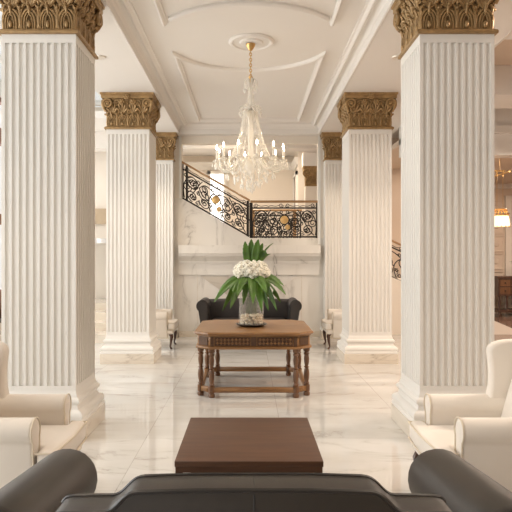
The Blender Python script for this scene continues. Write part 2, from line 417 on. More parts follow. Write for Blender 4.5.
M['tan'] = simple('tan_fascia', (.46, .35, .23), .5, var=.05)
struct('trim_18', MB().box(LW, -2.1, 14.5, 14.8, 2.45, 2.82), M['tan'], smooth=None)
ls = thing('marble_steps', 'low marble steps rising in the left aisle behind the second left column', 'stairs', (-3.5, 12.4, 0))
for k in range(4):
    MB().box(LW + .05, -2.35, 11.4 + k * .55, 14.55, k * .16, (k + 1) * .16).build('step', M['pmarble'], ls, smooth=None)

struct('wall_light_block', MB().box(-.4, 11, -3.4, -3.2, 0, 4.7).box(LW - .2, -.4, -3.4, -3.2, 3.9, 5.3).box(LW - .2, LW + .1, -3.4, -3.2, 0, 3.9), M['beige'], smooth=None)  # unseen wall added to hold back light from behind on the right
rw = MB()
for x in (LW + .1, -3.6, -2.0, -.5): rw.box(x, x + .1, -3.36, -3.24, 0, 3.9)
for z in (0, 1.0, 2.6, 3.8): rw.box(LW + .1, -.4, -3.35, -3.25, z, z + .1)
rw = struct('window_8', rw, M['framewood'], smooth=None)  # unseen opening added so light from behind reaches the left columns
MB().box(LW + .1, -.4, -3.305, -3.295, .05, 3.85).build('pane', M['windowglass'], rw)
# right aisle: coffered ceiling, lintel, panelled end wall, door
struct('ceiling', MB().box(2.92, 11, -3.2, 11.3, 4.62, 4.7), M['beige'])
struct('ceiling', MB().box(2.9, 11, 11.3, 19.2, 3.80, 3.9), M['beige'])
for (a, b) in ((6.6, 7.0), (9.35, 10.2), (3.2, 3.9), (.2, .8)):
    struct('trim_19', MB().box(2.92, 11, a, b, ZS + .02, 4.62), M['ceil'], smooth=None)
for x in (5.4, 8.2):
    struct('trim_20', MB().box(x, x + .4, -3.2, 11.3, ZS + .03, 4.62), M['ceil'], smooth=None)
struct('trim_21', MB().box(2.9, 11, 11.25, 11.6, 3.55, 4.7), M['white'], smooth=None)
struct('trim_21', MB().box(2.9, 11, 11.18, 11.25, 3.95, 4.10), M['white'], smooth=None)
struct('trim_22', MB().prism([(2.92, ZS - .004), (2.98, ZS + .02), (2.98, ZS + .10), (3.04, ZS + .16), (3.04, ZS + .2), (2.92, ZS + .2)], -3.2, 11.3), M['ceil'], smooth=None)
YR = 17.6
struct('wall_right', MB().box(5.4, 11, YR, YR + .2, 0, 3.8), M['beige'])
struct('wall_right', MB().box(10.6, 10.8, -3.2, YR, 0, 4.7), M['beige'])
struct('trim_23', MB().box(5.4, 11, YR - .10, YR, 3.66, 3.8), M['ceil'], smooth=None)
for i in range(4):
    for j in range(7):
        x0 = 5.45 + i * .52; z0 = .25 + j * .52
        if z0 + .48 > 3.66 or x0 > 7.1: continue
        b = MB(); b.sweep([(x0, z0), (x0 + .48, z0), (x0 + .48, z0 + .48), (x0, z0 + .48)], [(0, 0), (0, .03), (.03, .03), (.05, .01), (.05, 0)])
        b.v = [Vector((v.x, YR - v.z, v.y)) for v in b.v]
        b.lathe([(.09, 0), (.07, .025), (.001, .03)], 12, (x0 + .24, YR, z0 + .24), Matrix.Rotation(PI / 2, 3, 'X'))
        struct('trim_24', b, M['beige'], smooth=None)
d2 = struct('door_2', MB().box(7.68, 8.7, YR - .04, YR, 0, 3.3), M['backdoor'], smooth=None)
MB().box(7.50, 7.68, YR - .08, YR, 0, 3.45).box(8.7, 8.88, YR - .08, YR, 0, 3.45).box(7.68, 8.7, YR - .08, YR, 3.3, 3.45).build('door_frame', M['wall'], d2, smooth=None)

# ------------------------------------------------------------------ columns
HW = .33
ZCAP = 3.59
def shaft_poly(hx, hy, faces, nfl=10, margin=.02, depth=.024):
    pts = []
    seq = [('f', -1, -1, 1, 0, hx), ('r', 1, -1, 0, 1, hy), ('b', 1, 1, -1, 0, hx), ('l', -1, 1, 0, -1, hy)]
    for (fc, sx, sy, dx, dy, h) in seq:
        c = Vector((sx * hx, sy * hy)); d = Vector((dx, dy)); inn = Vector((-dy, dx))
        pts.append(c.copy())
        if fc not in faces: continue
        W = 2 * h - 2 * margin; n = max(1, round(W / ((2 * HW - 2 * margin) / nfl))); p = W / n
        for k in range(n):
            s0 = margin + k * p + p * .17; g = p * .66
            for q in range(7):
                a = PI * q / 6
                pts.append(c + d * (s0 + g * (1 - math.cos(a)) / 2) + inn * depth * math.sin(a))
    return [(p.x, p.y) for p in pts]
BASE = [(.078, .155), (.078, .178), (.066, .190), (.072, .205), (.075, .222), (.070, .242), (.056, .258), (.030, .268), (.020, .285), (.016, .305), (.022, .318), (.036, .328), (.040, .342), (.036, .358), (.022, .368), (.012, .378), (.010, .395), (.004, .405), (0, .43)]

def relief_leaf(w, h):                            # arched leaf with an egg in its foot
    b = MB(); q = w / 2
    def arch(k, r, out):
        pts = [(-q * k, 0), (-q * k * 1.06, h * .30), (-q * k * .92, h * .56), (-q * k * .55, h * .76), (0, h * .86)]
        full = pts + [(-x, z) for x, z in reversed(pts[:-1])]
        b.tube([(x, -out - .012 * (z / h), z * (.55 + .45 * k)) for x, z in full], r, 6)
    arch(1.0, .0125, .012); arch(.66, .010, .018); arch(.36, .007, .020)
    b.ball((0, -.028, h * .20), .020, .020, .034, 10, 6)
    b.tube([(0, -.02, h * .55), (0, -.034, h * .80), (0, -.052, h * .95), (0, -.066, h * .97), (0, -.070, h * .90)], [.010, .014, .017, .016, .010], 7)
    for sg in (-1, 1):
        b.tube([(sg * q * .95, -.008, h * .55), (sg * q * 1.05, -.016, h * .80), (sg * q * .8, -.030, h * 1.0), (sg * q * .5, -.036, h * .98)], [.008, .011, .011, .006], 6)
    return b
def lancet(w, h):
    b = MB(); b.ball((0, -.012, h * .45), w * .5, .02, h * .45, 8, 7); b.ball((0, -.03, h * .92), w * .42, .02, w * .45, 8, 5); return b
def fan_leaf(w, h):
    b = MB()
    for k, a in enumerate((-.95, -.5, 0, .5, .95)):
        L_ = h * (.98 - .16 * abs(a)); d = (math.sin(a), math.cos(a))
        b.tube([(d[0] * L_ * t * w / h * .62, -.010 - .050 * t ** 3, d[1] * L_ * t) for t in (0, .25, .5, .75, .92, 1.0)], [.010, .017, .021, .020, .016, .006], 7)
    return b
def volute_mesh(r):
    b = MB(); pts = []; rr = []
    for k in range(34):
        a = k / 33 * 2 * PI * 1.9; q = r * (1 - k / 33 * .86)
        pts.append((q * math.cos(a) * 1.0, 0, q * math.sin(a))); rr.append(.024 * (1 - k / 33 * .55))
    b.tube(pts, rr, 6); b.ball((0, -.004, 0), r * .28, .022, r * .28, 8, 5)
    st_ = [(r, 0, 0), (r * 1.05, .008, -.03), (r * .8, .02, -.075), (r * .35, .03, -.115)]
    b.tube(st_, [.024, .022, .018, .012], 6)
    return b
def rosette_mesh(r):
    b = MB()
    for k in range(6):
        a = k * PI / 3
        b.ball((math.cos(a) * r * .62, -.02, math.sin(a) * r * .62), r * .42, .018, r * .42, 8, 5)
    b.ball((0, -.035, 0), r * .36, .02, r * .36, 8, 5)
    return b
PROTO = {}
def proto(key, b, m, name):
    if key not in PROTO:
        PROTO[key] = b.mesh(name, m, smooth=math.radians(50))
    return PROTO[key]
leafA = relief_leaf(.140, .215).mesh('acanthus_leaf', M['gold'], smooth=math.radians(55))
leafT = lancet(.040, .20).mesh('acanthus_leaf', M['gold'], smooth=math.radians(55))
leafB = fan_leaf(.19, .175).mesh('acanthus_leaf', M['gold'], smooth=math.radians(55))
volM = volute_mesh(.074).mesh('volute', M['gold'], smooth=math.radians(60))
rosM = rosette_mesh(.05).mesh('rosette', M['gold'], smooth=math.radians(60))
def place(name, me, parent, mat):
    o = bpy.data.objects.new(name, me); C.objects.link(o); o.parent = parent; o.matrix_basis = mat; return o

def column(cx, cy, hx, hy, faces, name, label, group):
    t = thing(name, label, 'column', (cx, cy, 0), group)
    MB().sqring([(.41 - .012 - HW, 0), (.41 - HW, .0), (.41 - HW, .15), (.404 - HW, .155)], cx, cy, hx, hy).build('plinth', M['pmarble'], t, smooth=None)
    MB().sqring(BASE, cx, cy, hx, hy).build('base_moulding', M['white'], t, smooth=math.radians(28))
    poly = [(x + cx, y + cy) for x, y in shaft_poly(hx, hy, faces)]
    b = MB(); b.prism(poly, .475, ZCAP - .075, 'z'); b.box(cx - hx, cx + hx, cy - hy, cy + hy, .43, .4755); b.box(cx - hx, cx + hx, cy - hy, cy + hy, ZCAP - .0755, ZCAP)
    if hy < .2: b.box(cx - hx, cx + hx, cy + hy, YW - .001, 0.16, ZS - .001)
    b.build('shaft', M['white'], t, smooth=math.radians(50))
    bell = [(-.025, ZCAP + .05), (-.03, ZCAP + .14), (-.025, ZCAP + .26), (-.015, ZCAP + .36), (.0, ZCAP + .43), (.03, ZCAP + .485)]
    cap = MB().sqring(bell, cx, cy, hx, hy).build('capital', M['gold'], t, smooth=None)
    MB().sqring([(0, ZCAP), (.025, ZCAP + .002), (.028, ZCAP + .02), (.022, ZCAP + .034), (.008, ZCAP + .042), (-.01, ZCAP + .055)], cx, cy, hx, hy).build('necking', M['gold'], cap, smooth=None)
    MB().sqring([(.040, ZCAP + .462), (.060, ZCAP + .466), (.064, ZCAP + .475), (.064, ZCAP + .515), (.078, ZCAP + .522), (.080, ZS - .001)], cx, cy, hx, hy).build('abacus', M['gold'], cap, smooth=None)
    ang = {'f': 0, 'r': PI / 2, 'b': PI, 'l': -PI / 2}
    for fc in faces:
        h_, dep = (hx, hy) if fc in 'fb' else (hy, hx)
        R = Matrix.Rotation(ang[fc], 4, 'Z')
        def PL(name, me, u, out, z, extra=None, tilt=0., sc=1.):
            mt = R @ Matrix.Translation((u, -(dep + out), z)) @ Matrix.Rotation(tilt, 4, 'X')
            if extra is not None: mt = mt @ extra
            place(name, me, cap, mt)
        n = max(1, round(2 * h_ / .165)); p = 2 * h_ / n
        for k in range(n): PL('acanthus_leaf', leafA, -h_ + p * (k + .5), -.028, ZCAP + .045)
        for k in range(1, n): PL('acanthus_leaf', leafT, -h_ + p * k, -.026, ZCAP + .05)
        if h_ > .2:
            for u in (-.235, -.08, .08, .235): PL('acanthus_leaf', leafB, u, -.022, ZCAP + .235)
            for sg in (-1, 1):
                PL('volute', volM, sg * (h_ - .030), .045, ZCAP + .385, Matrix.Scale(sg, 4, (1, 0, 0)))
                PL('volute', volM, sg * .165, .012, ZCAP + .395, Matrix.Scale(-sg * .66, 4, (1, 0, 0)) @ Matrix.Scale(.66, 4, (0, 0, 1)))
            for u in (-.085, .085): PL('rosette', rosM, u, .012, ZCAP + .415)
            PL('rosette', rosM, 0, .060, ZCAP + .487)
            PL('acanthus_leaf', leafT, 0, -.005, ZCAP + .25)
        else:
            PL('acanthus_leaf', leafB, 0, -.022, ZCAP + .235)
    return t
CX = 1.862
column(-CX, 5.64, HW, HW, 'frbl', 'column', 'fluted white square column with gold capital, behind the left front armchair', 'gold capital columns')
column(CX - .02, 5.64, HW, HW, 'frbl', 'column', 'fluted white square column with gold capital, behind the right front armchair', 'gold capital columns')
column(-CX, 9.54, HW, HW, 'frbl', 'column', 'fluted white column with gold capital, left of the walnut table, second from the front', 'gold capital columns')
column(CX, 9.54, HW, HW, 'frbl', 'column', 'fluted white column with gold capital, right of the walnut table, second from the front', 'gold capital columns')
for sg in (-1, 1):
    side = 'left' if sg < 0 else 'right'
    column(sg * (1.535 + .33), YW - .17, HW, .085, 'f' + ('r' if sg < 0 else 'l'), 'pilaster', 'fluted white pilaster with gold capital against the wall, %s of the stair opening' % side, 'pilasters at the stair opening')
# small pilaster in the stair hall
hp = thing('pilaster', 'small far pilaster with dark bronze capital in the upper stair hall', 'column', (1.55, 14.6, 2.03))
MB().box(1.36, 1.74, 14.5, 14.7, 2.03, 3.36).build('shaft', M['wall'], hp, smooth=None)
hc = MB().box(1.36, 1.74, 14.48, 14.72, 3.36, 3.40).sqring([(0, 3.40), (.0, 3.6), (.05, 3.78), (.05, 3.84)], 1.55, 14.6, .19, .10).build('capital', M['gold'], hp, smooth=None)
for k in range(3):
    place('acanthus_leaf', leafA, hc, Matrix.Translation((-.125 + .125 * k, -.10, 1.40)) @ Matrix.Scale(.8, 4))
for sg in (-1, 1):
    place('volute', volM, hc, Matrix.Translation((sg * .16, -.15, 1.66)) @ Matrix.Scale(sg, 4, (1, 0, 0)))
MB().box(1.30, 1.80, 14.42, 14.78, 3.84, 4.16).build('abacus', M['ceil'], hp, smooth=None)

# ------------------------------------------------------------------ railings
def spiral(cx, cy, r0, r1, a0, turns, n=22):
    return [(cx + (r0 + (r1 - r0) * k / n) * math.cos(a0 + turns * 2 * PI * k / n), cy + (r0 + (r1 - r0) * k / n) * math.sin(a0 + turns * 2 * PI * k / n)) for k in range(n + 1)]
def bez(p0, p1, p2, p3, n=12):
    out = []
    for k in range(n + 1):
        t = k / n; a = (1 - t) ** 3; b = 3 * t * (1 - t) ** 2; c = 3 * t * t * (1 - t); d = t ** 3
        out.append((a * p0[0] + b * p1[0] + c * p2[0] + d * p3[0], a * p0[1] + b * p1[1] + c * p2[1] + d * p3[1]))
    return out
def scroll_curves(L, Hh):
    """one wrought panel, 0..L by 0..Hh, mirrored about its middle"""
    half = []; h = Hh; q = L / 2
    half.append((spiral(q * .30, h * .70, h * .225, .02, PI * .5, 1.9, 34), .010))
    half.append((spiral(q * .30, h * .70, h * .225, .10, PI * .5, -.55, 12), .010))
    half.append((spiral(q * .30, h * .24, h * .20, .02, -PI * .5, -1.8, 30), .010))
    half.append((spiral(q * .66, h * .24, h * .20, .02, PI, 1.8, 30), .010))
    half.append((bez((q * .06, h * .03), (q * -.02, h * .5), (q * .08, h * .8), (q * .30, h * .93)), .011))
    half.append((bez((q * .50, h * .66), (q * .62, h * .9), (q * .75, h * .98), (q * .98, h * .74)), .010))
    half.append((bez((q * .50, h * .70), (q * .55, h * .45), (q * .70, h * .40), (q * .80, h * .42)), .010))
    half.append((bez((q * .84, h * .04), (q * .72, h * .35), (q * .80, h * .6), (q * .97, h * .80)), .011))
    half.append((spiral(q * .66, h * .72, h * .12, .015, -.4, 1.5, 22), .009))
    half.append((spiral(q * .90, h * .88, h * .07, .012, PI, 1.3, 16), .008))
    half.append((spiral(q * .10, h * .86, h * .075, .012, 0, 1.3, 16), .008))
    half.append((spiral(q * .48, h * .46, h * .07, .012, 1., 1.4, 16), .008))
    half.append((spiral(q * .66, h * .52, h * .21, .02, PI * .9, 1.7, 30), .010))
    half.append((spiral(q * .14, h * .48, h * .16, .02, .6, -1.6, 26), .009))
    half.append((spiral(q * .47, h * .86, h * .09, .012, 2.4, 1.4, 18), .008))
    half.append((spiral(q * .46, h * .12, h * .09, .012, 3.4, 1.4, 18), .008))
    half.append((bez((q * .10, h * .04), (q * .35, h * .30), (q * .45, h * .75), (q * .60, h * .96)), .010))
    half.append((spiral(q * .90, h * .16, h * .09, .012, 2., 1.4, 16), .008))
    out = []
    for p, r in half:
        out.append((p, r)); out.append(([(L - x, y) for x, y in p], r))
    out.append((spiral(q, h * .60, h * .17, h * .17, 0, 1, 24), .011))
    return out
def leafy(L, Hh):
    q = L / 2; h = Hh
    pts = [(q * .22, h * .72), (q * .36, h * .64), (q * .33, h * .78), (q * .62, h * .28), (q * .34, h * .22), (q * .70, h * .62), (q * .84, h * .3)]
    return pts + [(L - x, y) for x, y in pts]
def railing(name, label, x0, x1, y, zf, hh, newels, gold=True, small=True, group=None, wood_post=()):
    t = thing(name, label, 'railing', ((x0 + x1) / 2, y, min(zf(x0), zf(x1))), group)
    L = x1 - x0; hp_ = hh * .80
    P = lambda s, u: (x0 + s, y, zf(x0 + s) + u)
    b = MB(); k = 8
    fr = lambda u, r: b.tube([P(L * i / k, u) for i in range(k + 1)], r, 6)
    fr(.025, .017); fr(hp_ + .02, .016)
    b.tube([P(.012, .0), P(.012, hh - .02)], .013, 6); b.tube([P(L - .012, .0), P(L - .012, hh - .02)], .013, 6)
    b.build('rail_frame', M['iron'], t)
    s = MB()
    for pts, r in scroll_curves(L, hp_ - .03): s.tube([P(px, py + .035) for px, py in pts], r * 1.12, 5)
    for (px, py) in leafy(L, hp_ - .03):
        for a in range(5):
            an_ = a * 2 * PI / 5 + px * 9
            c = Vector(P(px + .028 * math.cos(an_), py + .035 + .028 * math.sin(an_)))
            s.ball(c, .022, .009, .016, 6, 4)
    # small scrolls in the gap under the handrail
    for (cx_, w_) in ((L * .02, 1), (L * .5, 2), (L * .98, 1)):
        for sg in (-1, 1):
            if (cx_ < L * .1 and sg < 0) or (cx_ > L * .9 and sg > 0): continue
            s.tube([P(cx_ + sg * (px), py) for px, py in spiral(.065, hp_ + .075, .048, .012, PI, 1.4, 16)], .008, 5)
            s.tube([P(cx_ + sg * px, py) for px, py in bez((.11, hp_ + .08), (.2, hp_ + .02), (.24, hp_ + .1), (.33, hp_ + .05))], .007, 5)
    s.build('scrollwork', M['iron'], t)
    if gold:
        g = MB(); c = Vector(P(L / 2, (hp_ - .03) * .60 + .035))
        g.lathe([(.001, -.02), (.06, -.018), (.085, -.006), (.085, .006), (.06, .018), (.001, .02)], 20, c, Matrix.Rotation(PI / 2, 3, 'X'))
        g.build('medallion', M['gilt'], t, label='round gilt medallion')
        g = MB(); c = Vector(P(L / 2 + .07, (hp_ - .03) * .33 + .035))
        g.lathe([(.001, -.016), (.04, -.015), (.055, 0), (.04, .015), (.001, .016)], 16, c, Matrix.Rotation(PI / 2, 3, 'X'))
        g.build('medallion', M['gilt'], t, label='small gilt medallion')
    hr = MB(); pr_ = [(-.032, -.01), (-.026, -.022), (.026, -.022), (.032, -.01), (.030, .015), (.016, .026), (-.016, .026), (-.030, .015)]
    A, B = Vector(P(-.02, hh)), Vector(P(L + .02, hh))
    hr.add([A + Vector((0, p[0], p[1])) for p in pr_] + [B + Vector((0, p[0], p[1])) for p in pr_], [tuple(range(8)), tuple(range(15, 7, -1))] + [(i, 8 + i, 8 + (i + 1) % 8, (i + 1) % 8) for i in range(8)])
    hr.build('handrail', M['railwood'], t, smooth=math.radians(50), label='brown wooden handrail')
    for nx in newels:
        nz = zf(nx); MB().box(nx - .022, nx + .022, y - .022, y + .022, nz - .02, nz + hh - .02).ball((nx, y, nz + hh * .5), .034, .034, .03).build('newel_post', M['iron'], t, smooth=None)
    for nx in wood_post:
        nz = zf(nx); MB().box(nx - .04, nx + .04, y - .04, y + .04, nz, nz + hh - .02).build('post', M['railwood'], t, smooth=None)
    return t
YRAIL = YW + .1
railing('stair_railing', 'dark wrought iron scroll railing with wooden handrail climbing to the left above the marble wall', OX0 + .01, 0.0, YRAIL, lambda x: stairz(x) + .0, .76, (-.03, OX0 + .1), group='scroll iron railings')
railing('landing_railing', 'level wrought iron scroll railing with gilt medallion above the flowers at right', .05, OX1 - .005, YRAIL, lambda x: OZ0 + .004, .755, (.03,), group='scroll iron railings')
railing('stair_railing', 'wrought iron scroll railing going down to the right, glimpsed between the two right columns', 2.3, 4.3, 12.78, lambda x: rz(x) + .015, .80, (), gold=False, group='scroll iron railings')
railing('landing_railing', 'farther railing with wooden posts across the stair hall, behind the front landing railing', .06, 1.28, 14.75, lambda x: 2.035, .76, (), gold=False, group='scroll iron railings', wood_post=(.10, 1.12))

# ------------------------------------------------------------------ chandelier
CHX, CHY = .02, 7.5
ch = thing('chandelier', 'crystal chandelier with lit candle bulbs hanging from the coffered ceiling', 'chandelier', (CHX, CHY, 2.42))
def CZ(y): return H + (YC - y) * CHY / F
V3 = lambda x, y, z: Vector((CHX + x, CHY + y, z))
MB().lathe([(.001, 4.20), (.02, 4.205), (.035, 4.23), (.055, 4.26), (.06, 4.284), (.001, 4.289)], 20, V3(0, 0, 0)).build('canopy', M['brass'], ch)
cn = MB()
z = 4.21; k = 0
while z > CZ(80):
    ring = [V3(.013 * math.cos(a) * (k % 2), .013 * math.cos(a) * ((k + 1) % 2), z - .018 + .024 * math.sin(a)) for a in [2 * PI * q / 10 for q in range(10)]]
    cn.tube(ring, .0055, 5, True); z -= .034; k += 1
cn.build('chain', M['brass'], ch)
MB().lathe([(.001, CZ(84) - .0), (.02, CZ(84)), (.03, CZ(81)), (.018, CZ(79)), (.03, CZ(77)), (.001, CZ(76))], 14, V3(0, 0, 0)).build('top_finial', M['brass'], ch)
MB().lathe([(.012, CZ(84)), (.022, CZ(88)), (.014, CZ(92)), (.028, CZ(98)), (.016, CZ(104)), (.02, CZ(108)), (.05, CZ(111)), (.075, CZ(113)), (.06, CZ(116)), (.03, CZ(120)), (.04, CZ(135)), (.025, CZ(150)), (.06, CZ(157)), (.075, CZ(164)), (.06, CZ(170)), (.03, CZ(175)), (.001, CZ(178))], 16, V3(0, 0, 0)).build('central_stem', M['crystal'], ch)
MB().lathe([(.02, CZ(110)), (.055, CZ(111.5)), (.055, CZ(114)), (.02, CZ(115))], 16, V3(0, 0, 0)).build('collar', M['gilt'], ch, label='gilt collar')
def hang_drop(b, p, s=1.):
    p = Vector(p)
    b.octa(p - Vector((0, 0, .010)), .007 * s, .009 * s); b.octa(p - Vector((0, 0, .045 * s)), .013 * s, .022 * s, .040 * s)
for tier, (zt, R0, nn, up) in enumerate(((CZ(86), .085, 8, .09), (CZ(110), .14, 8, .05))):
    for k in range(nn):
        a = 2 * PI * k / nn + .2
        b = MB(); cs, sn = math.cos(a), math.sin(a)
        pts = [V3(cs * r_, sn * r_, zt + dz) for r_, dz in ((.015, 0), (.03, up * .7), (R0 * .6, up), (R0 * .95, up * .65), (R0, 0.), (R0 * .85, -up * .25), (R0 * .75, 0))]
        b.tube(pts, [.008, .008, .007, .007, .006, .005, .004], 6); hang_drop(b, V3(cs * R0, sn * R0, zt - .01), .9)
        b.build('crown_curl', M['crystal'], ch)
def strand(p0, p1, sag, n, r):
    b = MB()
    for k in range(n + 1):
        t = k / n; p = p0.lerp(p1, t); out = Vector((p1.x - CHX, p1.y - CHY, 0)) * (sag * math.sin(PI * t)); b.octa(p + out + Vector((0, 0, -abs(sag) * .0)), r, r)
    return b
for k in range(22):
    a = 2 * PI * k / 22
    strand(V3(.085 * math.cos(a), .085 * math.sin(a), CZ(113)), V3(.255 * math.cos(a), .255 * math.sin(a), CZ(159)), -.10, 30, .0095).build('bead_strand', M['crystal'], ch, smooth=None)
for k in range(10):
    a = 2 * PI * k / 10 + .1
    strand(V3(.02 * math.cos(a), .02 * math.sin(a), CZ(84)), V3(.07 * math.cos(a), .07 * math.sin(a), CZ(110)), -.1, 16, .007).build('bead_strand', M['crystal'], ch, smooth=None)
NA = 12; AR = .425
for k in range(NA):
    a = 2 * PI * k / NA - PI / 2 + math.radians(10); cs, sn = math.cos(a), math.sin(a)
    A = lambda r_, z_: V3(cs * r_, sn * r_, z_)
    ar = MB().tube([A(.05, CZ(160)), A(.11, CZ(158.5)), A(.17, CZ(161)), A(.23, CZ(167)), A(.29, CZ(171)), A(.35, CZ(171)), A(.40, CZ(168)), A(AR, CZ(163))], [.014, .014, .014, .013, .013, .012, .011, .010], 7).build('arm', M['crystal'], ch)
    zc = CZ(163)
    MB().lathe([(.008, zc - .012), (.03, zc - .004), (.052, zc + .012), (.050, zc + .016), (.02, zc + .006), (.017, zc + .03), (.020, zc + .042), (.001, zc + .042)], 12, A(AR, 0)).build('drip_pan', M['crystal'], ar)
    MB().lathe([(.0125, zc + .035), (.0125, zc + .155), (.001, zc + .156)], 10, A(AR, 0)).build('candle', M['candle'], ar)
    MB().lathe([(.001, zc + .155), (.006, zc + .158), (.0105, zc + .172), (.008, zc + .188), (.003, zc + .206), (.001, zc + .212)], 10, A(AR, 0)).build('bulb', M['bulb'], ar)
    for q in range(5):
        aq = q * 2 * PI / 5 + a
        b = MB(); hang_drop(b, A(AR, zc + .008) + Vector((.05 * math.cos(aq), .05 * math.sin(aq), 0)), 1.); b.build('crystal_drop', M['crystal'], ar, smooth=None)
    # swag from the arm to the stem
    strand(A(.26, CZ(158)), A(AR - .03, zc + .01), .0, 9, .007).build('bead_swag', M['crystal'], ar, smooth=None)
for ring, (R_, zt, nn, s_) in enumerate(((.30, CZ(171), 16, 1.3), (.20, CZ(174), 14, 1.4), (.12, CZ(179), 10, 1.4), (.05, CZ(183), 6, 1.5))):
    for k in range(nn):
        a = 2 * PI * k / nn + ring * .3; b = MB(); dz = random.uniform(-.05, .02); p = V3(R_ * math.cos(a), R_ * math.sin(a), zt + dz)
        n_ = random.randint(2, 4)
        b.tube([p + Vector((0, 0, .10)), p + Vector((0, 0, .0))], .0022, 4)
        for q in range(n_): b.octa(p + Vector((0, 0, .10 - q * .022 + .0)), .007, .009)
        hang_drop(b, p + Vector((0, 0, .02)), s_); b.build('crystal_pendant', M['crystal'], ch, smooth=None)
b = MB(); b.octa(V3(0, 0, CZ(188)), .035, .05, .06); b.build('bottom_drop', M['crystal'], ch, smooth=None)

# downlights
for x, nm in ((-1.866, 'left'), (1.866, 'right')):
    t = thing('downlight', 'small recessed ceiling downlight in the %s soffit behind the front column' % nm, 'ceiling light', (x, 7.54, ZS - .02), 'recessed downlights')
    MB().lathe([(.05, ZS - .012), (.065, ZS - .014), (.07, ZS - .001), (.05, ZS - .001)], 20, (x, 7.54, 0)).build('trim_ring', M['chrome'], t)
    MB().lathe([(.001, ZS - .008), (.05, ZS - .008), (.05, ZS - .002), (.001, ZS - .002)], 20, (x, 7.54, 0)).build('lens', M['lamp'], t)

# ------------------------------------------------------------------ wing armchairs
def keyhole(cy_, cz_, r, y_in, y_out, z0):
    """outline of a rolled arm end in (y, z): panel y_in..y_out under a roll"""
    a = arc(cy_, cz_, r, -PI * .28, PI * 1.18, 18)
    return [(y_out, z0)] + a + [(y_in, z0)]
def wing_chair(label, loc, flip, first=[None]):
    if first[0] is None:
        t = thing('wing_armchair', label, 'armchair', (0, 0, 0), 'cream wing armchairs')
        MB().rbox(-.40, .40, -.345, .345, .265, .345, .03).build('seat_base', M['cream'], t)
        poly = [(-.28, -.24), (.31, -.24), (.315, -.355), (.425, -.345), (.44, 0), (.425, .345), (.315, .355), (.31, .24), (-.28, .24)]
        sc_ = MB().prism(poly, .342, .475, 'z').build('seat_cushion', M['cream'], t, bevel=.035, seg=4)
        for zz in (.352, .462):
            MB().tube([(x, y, zz) for x, y in poly[2:7]], .006, 6).build('welt', M['creampipe'], sc_)
        tl = Matrix.Translation((-.15, 0, .45)) @ Matrix.Rotation(-.28, 4, 'Y') @ Matrix.Translation((.15, 0, -.45))
        MB().rbox(-.31, -.15, -.265, .265, .38, 1.05, .05, bulge=(.015, 0, 0), mat=tl).build('backrest', M['cream'], t)
        MB().rbox(-.40, -.31, -.345, .345, .27, 1.03, .035, mat=tl).build('back_panel', M['cream'], t)
        for sg in (-1, 1):
            ka = [(sg * y, z) for y, z in keyhole(.312, .585, .078, .245, .352, .205)]
            am = MB().prism(ka, -.40, .30, 'x').build('arm', M['cream'], t, bevel=.018, seg=3)
            MB().tube([(.302, y, z) for y, z in ka], .005, 5, True).build('welt', M['creampipe'], am)
            wp = [(-.40, .60), (-.09, .60)] + bez((-.10, .64), (-.125, .70), (-.13, .80), (-.115, .92), 8) + bez((-.11, .96), (-.11, 1.03), (-.20, 1.045), (-.30, 1.045), 8) + bez((-.40, 1.045), (-.53, 1.05), (-.55, 1.0), (-.53, .95), 6) + [(-.46, .70)]
            MB().prism([(x, z) for x, z in wp], sg * .262, sg * .352, 'y').build('wing', M['cream'], t, bevel=.028, seg=4)
            MB().tube([(.35, sg * .29, .28), (.375, sg * .295, .23), (.363, sg * .292, .12), (.35, sg * .29, .045), (.37, sg * .295, .012), (.375, sg * .296, 0)], [.036, .034, .022, .014, .018, .022], 8).build('leg', M['legwood'], t)
            MB().tube([(-.34, sg * .27, .28), (-.36, sg * .27, .10), (-.40, sg * .27, 0)], [.026, .02, .016], 8).build('leg', M['legwood'], t)
        first[0] = t
    else:
        t = dup(first[0]); t['label'] = label
    t.location = loc; t.rotation_euler = (0, 0, PI if flip else 0)
    return t
wing_chair('cream wing armchair at left front, beside the sofa arm, facing the coffee table', (-1.56, 3.85, 0), False)
wing_chair('cream wing armchair at right front, beside the sofa arm, facing the coffee table', (1.54, 3.85, 0), True)
wing_chair('distant cream armchair on dark legs at the left end of the dark sofa', (-1.75, 10.95, 0), False)
wing_chair('distant cream armchair on dark legs at the right end of the dark sofa', (1.785, 10.95, 0), True)

# ------------------------------------------------------------------ front sofa
SX = .018
sf = thing('leather_sofa', 'black leather sofa seen from behind in the foreground with stepped back and rolled arms', 'sofa', (SX, 2.5, 0))
def half_back():
    pts = [(.715, .20), (.715, .69), (.70, .708), (.67, .714), (.60, .716)] + bez((.525, .717), (.475, .720), (.465, .785), (.405, .788), 10) + [(.2, .794)]
    return pts
hb_ = half_back()
outline = [(SX + x, z) for x, z in hb_] + [(SX - x, z) for x, z in reversed(hb_)]
bk = MB().prism(outline, 2.09, 2.25, 'y').build('backrest', M['leather'], sf, bevel=.014, seg=3)
top = [(x, z) for x, z in outline[1:-1]]
for yy, dz in ((2.093, -.002), (2.247, -.002)):
    MB().tube([(x, yy, z + dz) for x, z in top], .0085, 6).build('piping', M['piping'], bk)
MB().tube([(SX, 2.0885, .3), (SX, 2.0885, .775), (SX, 2.10, .791), (SX, 2.17, .795), (SX, 2.24, .791)], .003, 5).build('seam', M['piping'], bk)
